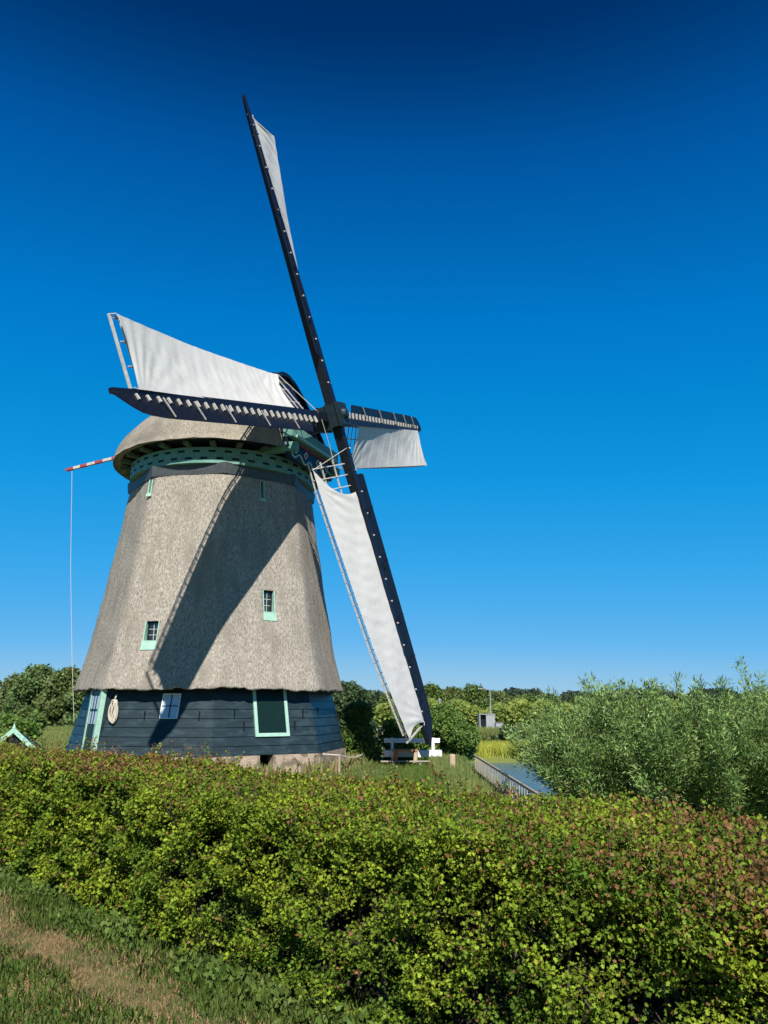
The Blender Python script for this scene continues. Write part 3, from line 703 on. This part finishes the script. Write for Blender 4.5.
# bushes behind the bench
limb_tree('large_bush',(-.95,30.6,YARD),2.05,1.15,26000,.105,M['bush'],'tall green bush right beside the mill, behind the lowest sail','bush',trunk=.06,lobes=26,seed=50,low=.02,tmpl=OVAL)
limb_tree('large_bush',(.9,31.6,YARD),1.75,1.1,20000,.105,M['bush'],'leafy bush directly behind the white bench','bush',trunk=.06,lobes=22,seed=51,low=.02,tmpl=OVAL)
limb_tree('large_bush',(2.45,31.2,YARD),2.0,1.25,26000,.105,M['bush'],'rounded green bush right of the lowest sail at the water','bush',trunk=.06,lobes=26,seed=52,low=.02,tmpl=OVAL)
limb_tree('dark_tree',(-3.0,62,YARD),3.6,2.6,16000,.2,M['treeD'],'dark rounded tree peeking out right behind the mill','tree',trunk=.15,lobes=18,seed=53,low=.05)
# trees behind the field hedge
gl='trees behind the field hedge'
FT=[(1.5,112,4.6,3.4,'treeM'),(6.2,110,5.6,3.2,'treeM'),(9.6,112,6.3,2.2,'treeL2'),(13,114,5.6,3.4,'treeM'),(17.5,118,5.6,3.6,'treeL2'),(22,124,5.2,3.8,'treeM'),(27,130,4.9,4,'treeL'),(33,130,4.6,4,'treeM')]
labs=['leftmost mid green tree seen past the lower sail','mid green tree just right of the lower sail tip','slender pointed olive tree, tallest behind the field hedge','mid green tree left of the lamp post','olive tree rising behind the lamp post','green tree right of the lamp post','grey green tree low behind the field hedge','rightmost tree partly hidden behind the willow']
for i,(x,y,h,c,m_) in enumerate(FT): limb_tree('field_tree',(x,y,YARD),h*(.77 if i<5 else .62),c,13000,.30,M[m_],labs[i],group=gl,trunk=.18,lobes=16,seed=60+i,low=.05)
# far wood: one mass
def mass(name,x0,x1,y0,y1,hf,nl,size,m,seed,base=YARD):
    r=np.random.default_rng(seed); x=r.uniform(x0,x1,nl); y=r.uniform(y0,y1,nl); hh=hf(x)*(.82+.18*np.cos((y-(y0+y1)/2)/(y1-y0)*PI))
    z=base+hh*(1-np.abs(r.normal(size=nl))*.33); z=np.maximum(z,base+.1)
    pos=np.stack([x,y,z],1); return leaves(name,pos,r.normal(size=(nl,3))+np.array([0,0,.4]),r.normal(size=(nl,3))*.6+np.array([0,-.6,.5]),size*r.uniform(.6,1.4,nl),CLUMP,m)
def bumps(x,h,per,seed):
    r=np.random.default_rng(seed); o=np.zeros_like(x)
    for c in np.arange(x.min(),x.max()+per,per*.55):
        cc=c+r.normal()*per*.2; w_=per*r.uniform(.4,.75); o=np.maximum(o,h*r.uniform(.72,1.05)*np.sqrt(np.maximum(0,1-((x-cc)/w_)**2)))
    return np.maximum(o,h*.55)
tag(mass('distant_wood',-190,260,285,300,lambda x:bumps(x,8.4,11,3),60000,1.3,M['far'],70),'dark line of distant woodland along the horizon','woodland',kind='stuff')
fh=mass('field_hedge',-2,46,82,86,lambda x:bumps(x,2.75,3.0,4),60000,.26,M['farhedge'],71); tag(fh,'long yellow green hedge beyond the dry path and lamp post','hedge')
# reeds: yellow near the water, greener behind
def reeds(name,x0,x1,y0,y1,h,nl,m,seed,lab,base=YARD,w_=.035):
    r=np.random.default_rng(seed); pos=np.stack([r.uniform(x0,x1,nl),r.uniform(y0,y1,nl),np.full(nl,base)],1)
    ax=np.stack([r.normal(size=nl)*.22,r.normal(size=nl)*.22,np.ones(nl)],1); nr=r.normal(size=(nl,3))*.4+np.array([0,-1,.3])
    T=(np.array([(-w_,0,0),(w_,0,0),(w_*.8,.6,.05),(0,1,.16),(-w_*.8,.6,.05)]),[(0,1,2,3,4)])
    o=leaves(name,pos,ax,nr,h*r.uniform(.55,1.2,nl),T,m); return tag(o,lab,'reeds',kind='stuff')
reeds('yellow_reeds',2.9,14,35.0,40,.55,26000,M['reedy'],72,'yellow green reeds on the far bank of the water',base=-.45)
reeds('green_reeds',2,16,43,48,.85,24000,M['reedg'],73,'grey green reeds and weeds behind the yellow reed bank')
limb_tree('low_shrub',(6.6,42.2,YARD),.85,1.1,4000,.13,M['treeD'],'low dark shrub between the yellow and the green reeds','shrub',trunk=.04,lobes=9,seed=54,low=.05)
reeds('bank_grass',1.6,2.7,14,30,.35,9000,M['reedg'],74,'tufts of grass along the near water bank by the fence')
reeds('meadow_tufts',-40,-12,30,80,.32,60000,M['reedg'],76,'pale rough meadow grass beyond the small hut, left of the mill',w_=.06)
reeds('yard_grass',-13,2.4,13,31,.17,60000,M['grass'],75,'rough green grass of the mill yard',w_=.03)

nw0=2600; r=np.random.default_rng(77); a_=A0+r.uniform(-1.0,2.2,nw0); rad=4.75+np.abs(r.normal(size=nw0))*.25
pw=np.stack([A[0]+rad*np.sin(a_),A[1]-rad*np.cos(a_),np.full(nw0,YARD)],1); kk=vnoise(pw,15,2.5)>-.1; pw=pw[kk]
o=leaves('wall_weeds',pw,np.stack([r.normal(size=len(pw))*.3,r.normal(size=len(pw))*.3,np.ones(len(pw))],1),r.normal(size=(len(pw),3))*.4+np.array([0,-1,.3]),r.uniform(.15,.5,len(pw)),(np.array([(-.05,0,0),(.05,0,0),(.04,.6,.05),(0,1,.16),(-.04,.6,.05)]),[(0,1,2,3,4)]),[M['reedg'],M['straw']],(r.random(len(pw))<.25).astype(int)); tag(o,'tall weeds growing along the masonry plinth of the mill','weeds',kind='stuff')
# willows: many shoots with narrow leaves
def willow(loc,H,spread,ns,nl,label,seed,lean=(0,0)):
    r=np.random.default_rng(seed); o=empty('willow_shrub',loc,label,'willow',group='willow shrubs on the water bank')
    g=MB(); P=[];AX=[]
    for i in range(ns):
        a=r.uniform(0,2*PI); q=math.sqrt(r.uniform(0,1)); tilt=q*1.15
        L=H*(r.uniform(.78,1.04) if r.random()<.75 else r.uniform(.45,.8))*(1-.10*q)
        if r.random()<.10: L*=1.12
        b0=V(math.cos(a)*q*spread*.25,math.sin(a)*q*spread*.25,0)
        d=V(math.cos(a)*math.sin(tilt)+lean[0],math.sin(a)*math.sin(tilt)+lean[1],math.cos(tilt)); d=nrm(d)
        pts=[b0]; cur=b0
        for s in range(8):
            d=nrm(d+V(r.normal()*.07,r.normal()*.07,.05 if s<5 else -.02)); cur=cur+d*L/8*(spread/H*q*.55+1-.35*q); pts.append(cur)
        g.tube(pts[:8],[.022,.02,.018,.015,.012,.01,.008,.006],4,caps=False)
        pts=np.array(pts)
        tt=np.sort(r.beta(1.5,1.0,nl))*.92+.08
        idx=tt*8; i0=np.minimum(idx.astype(int),7); fr_=(idx-i0)[:,None]
        p_=pts[i0]*(1-fr_)+pts[i0+1]*fr_; dd=pts[i0+1]-pts[i0]; dd/=np.linalg.norm(dd,axis=1)[:,None]
        sp_=(.13*(1-tt)+.04)[:,None]
        off=r.normal(size=(nl,3))*sp_; P.append(p_+off); AX.append(dd*.9+r.normal(size=(nl,3))*.5+off/np.maximum(sp_,.01)*.3)
    g.build('stem',M['bark'],o)
    P=np.concatenate(P);AX=np.concatenate(AX); k=P[:,2]>.05; P=P[k];AX=AX[k]
    leaves('foliage',P,AX,r.normal(size=P.shape)*.8+np.array([0,-.2,.6]),r.uniform(.055,.115,len(P)),(LANCE[0]*np.array([1.15,1,1]),LANCE[1]),M['willow'],parent=o)
    return o
willow((4.35,15.0,YARD),2.6,1.4,190,470,'leftmost silvery green willow shrub, its side over the water',80)
willow((5.6,14.4,YARD),2.55,1.5,190,470,'willow shrub between the leftmost and the rightmost one, tallest shoots above it',81)
willow((7.1,14.4,YARD),2.75,1.5,190,470,'rightmost willow shrub cut by the right edge of the view',82)
willow((8.6,14.8,YARD),2.5,1.6,120,330,'willow shrub just beyond the right edge, overlapping the last one',83)

# ------------------------------------------------------------------ the hedge
hg=empty('hedge',(HP[0],HP[1],0),'long clipped hawthorn hedge with reddish young tips crossing the foreground','hedge')
HT,TH=1.085,1.75
def hth(t): return np.clip(.85+.15*np.asarray(t),.6,1.9)
def hedge_surface(N,r):
    t=r.uniform(-3.5,9.2,N); TW=hth(t)
    H_=HT-.11*np.clip((t-2.5)/3.5,0,1.2)+.02*np.sin(t*1.3)+.015*np.sin(t*3.1+1)
    per=1.12+2.2+.9; q=r.uniform(0,per,N); a=q<1.12; b=(~a)&(q<1.12+2.2); c=~(a|b)
    w_=np.where(a,0,np.where(b,(q-1.12)/2.2*TW,TW)); z=np.where(a,q/1.12*H_,np.where(b,H_,H_*(1-(q-3.32)/.9*.8)))
    nw=np.where(a,-1.0,np.where(b,0.,1.)); nz_=np.where(b,1.,0.)
    sh=np.clip((z-(H_-.28))/.28,0,1)
    w_=np.where(a,.09*sh**2,w_); nz_=np.where(a,sh*.8,nz_)
    dd=np.clip(1-w_/.4,0,1); z=np.where(b,z-.06*dd**2,z); nw=np.where(b,-dd*.6,nw)
    return t,w_,z,nw,nz_
def hedge_xyz(t,w_,z):
    bow=.012*(t-4)**2
    x=HP[0]+HD[0]*t+HN[0]*(w_+bow); y=HP[1]+HD[1]*t+HN[1]*(w_+bow); return np.stack([x,y,z],1)
r=np.random.default_rng(90); NL=680000
t,w_,z,nw,nz_=hedge_surface(NL,r)
P0=hedge_xyz(t,w_,z); nv_=np.stack([HN[0]*nw,HN[1]*nw,nz_],1)+1e-3; nv_/=np.linalg.norm(nv_,axis=1)[:,None]
lump=(.045*vnoise(P0,5,3.0)+.10*vnoise(P0,6,8.0)+.10*vnoise(P0,7,19.0))*np.where(nz_>.9,.55,1.15)
dep=lump+.03-np.abs(r.normal(size=NL))*.10
pos=P0+nv_*dep[:,None]; 
hole=(vnoise(P0,21,15)+.5*vnoise(P0,22,33)<-.12-.14*np.clip(z/1.0,0,1))&(nz_<.9)&(dep>-.14)&(r.random(NL)<.93)
keep=~hole&(pos[:,2]>.10+.10*np.abs(vnoise(P0,8,4)))
dist=np.linalg.norm(pos-np.array([0,0,EYE]),axis=1)
keep&=(r.random(NL)<np.clip(1.15-(dist-5)*.06,.55,1)); keep&=~((nw>.5)&(r.random(NL)<.6))
pos=pos[keep]; nv2=nv_[keep]; dist=dist[keep]; n_=len(pos); topf=nv2[:,2]
nrr=nv2*.45+r.normal(size=(n_,3))*.55+np.array([.0,-.1,.75]); axx=nv2*.5+r.normal(size=(n_,3))*.8+np.array([0,0,.1])
redp=.03+.55*np.clip(topf,0,1)*np.clip(.25+.9*vnoise(pos,9,1.3),0,1)*np.clip((pos[:,0]+4.5)/4.5,.45,1)+.10*np.clip(vnoise(pos,10,2.4)-.1,0,1)
mi=(r.random(n_)<redp).astype(int)
leaves('foliage',pos,axx,nrr,r.uniform(.012,.032,n_)*np.clip(dist/6,.95,1.35),HAW,[M['hawthorn'],M['hawred']],mi,hg).location=(-HP[0],-HP[1],0)
# upright shoots on top and sprays on the face
ns=2600; t,w_,z,nw,nz_=hedge_surface(ns*3,r); s_ok=np.where((nz_>.5))[0][:ns]
PS=hedge_xyz(t,w_,z)[s_ok]; LP=[];LA=[]
tw=MB()
for i in range(len(PS)):
    L=r.uniform(.04,.13) if r.random()<.88 else r.uniform(.12,.26); d=nrm(V(r.normal()*.25,r.normal()*.25-.1,1)); k=int(5+L*55)
    q=r.uniform(.15,1,k)[:,None]; LP.append(PS[i]+d*q*L+r.normal(size=(k,3))*.012); LA.append(d*.5+r.normal(size=(k,3))*.7)
    if i%4==0: tw.tube([PS[i]-d*.1,PS[i]+d*L],.0025,3,caps=False)
LP=np.concatenate(LP);LA=np.concatenate(LA)
leaves('young_shoots',LP,LA,r.normal(size=LP.shape)+np.array([0,-.5,.4]),r.uniform(.016,.030,len(LP)),HAW,[M['hawthorn'],M['hawred']],(r.random(len(LP))<.5+.35*vnoise(LP,9,1.3)).astype(int),hg).location=(-HP[0],-HP[1],0)
# stems and twigs inside
for i in range(900):
    tt=r.uniform(-3.4,9.0); ww=r.uniform(.2,float(hth(tt))-.2); b0=hedge_xyz(np.array([tt]),np.array([ww]),np.array([0.]))[0]
    dx=V(*(HD*r.normal()*.15+HN*r.normal()*.08),0); tw.tube([b0,b0+dx*.4+V(0,0,.5),b0+dx+V(0,0,r.uniform(.5,.74))],[.014,.010,.004],4,caps=False)
    for q_ in range(3):
        z0=r.uniform(.2,.7); e_=b0+dx*z0*.8+V(0,0,z0); d=nrm(V(*(-HN*r.uniform(-.4,1)+HD*r.normal()*.5),.5)); tw.tube([e_,e_+d*.22],[.006,.002],3,caps=False)
o=tw.build('stem',M['bark'],hg,(HP[0],HP[1],0))
# added dark filler cards that block light and deepen the hedge gaps
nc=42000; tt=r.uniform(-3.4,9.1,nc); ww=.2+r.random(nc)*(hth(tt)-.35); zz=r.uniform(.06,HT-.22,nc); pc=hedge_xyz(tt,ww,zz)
leaves('shade_filler',pc,r.normal(size=(nc,3)),r.normal(size=(nc,3)),r.uniform(.06,.14,nc),(LANCE[0]*np.array([2.6,1,1]),LANCE[1]),M['hedge_shade'],parent=hg).location=(-HP[0],-HP[1],0)

# ------------------------------------------------------------------ grass blades on the lawn
NG=330000
x=r.uniform(-7.2,2.2,NG); y=r.uniform(2.6,11,NG)
d=(x-HP[0])*HN[0]+(y-HP[1])*HN[1]; P=np.stack([x,y,np.zeros(NG)],1)
dry=.6*vnoise(P,11,2.6)+.4*vnoise(P,12,6)+1.1*np.exp(-((d+.55)/.20)**2)-.25*np.clip(-(d+.9),0,1)-.5*np.clip(1-np.abs(d)/.3,0,1)
k=(d<.5)&(np.abs(x)<y*.62+.5)&(r.random(NG)<np.clip(1.1-dry*.15,.7,1)); x,y,P,dry,d=[q[k] for q in (x,y,P,dry,d)]
nG=len(x); P[:,2]=lawn_z(P[:,0],P[:,1])-.004
tall=np.where(d>-.2,1.25,.9)*np.where(dry>.45,.55,1.0)
T=(np.array([(-.07,0,0),(.07,0,0),(.05,.6,.1),(0,1,.3),(-.05,.6,.1)]),[(0,1,2,3,4)])
o=leaves('grass',P,np.stack([r.normal(size=nG)*.45,r.normal(size=nG)*.45,np.ones(nG)],1),r.normal(size=(nG,3))+np.array([0,-.4,.3]),r.uniform(.03,.075,nG)*tall,T,[M['grass'],M['straw']],(dry+.25*r.normal(size=nG)>.42).astype(int))
tag(o,'short lawn grass with dry brown patches in front of the hedge','grass',kind='stuff')
# weeds at the foot of the hedge
nwd=7000; tt=r.uniform(-3,8,nwd); ww=-np.abs(r.normal(size=nwd))*.13; keepw=vnoise(hedge_xyz(tt,ww,ww*0),14,3)>-.2; tt,ww=tt[keepw],ww[keepw]; nwd=len(tt)
pw=hedge_xyz(tt,ww,r.uniform(.01,.13,nwd)); o=leaves('weeds',pw,r.normal(size=(nwd,3))*.8+np.array([0,0,.7]),r.normal(size=(nwd,3))*.5+np.array([0,-.3,1]),r.uniform(.03,.06,nwd),OVAL,M['grass']); tag(o,'green weeds growing along the foot of the hedge','weeds',kind='stuff')
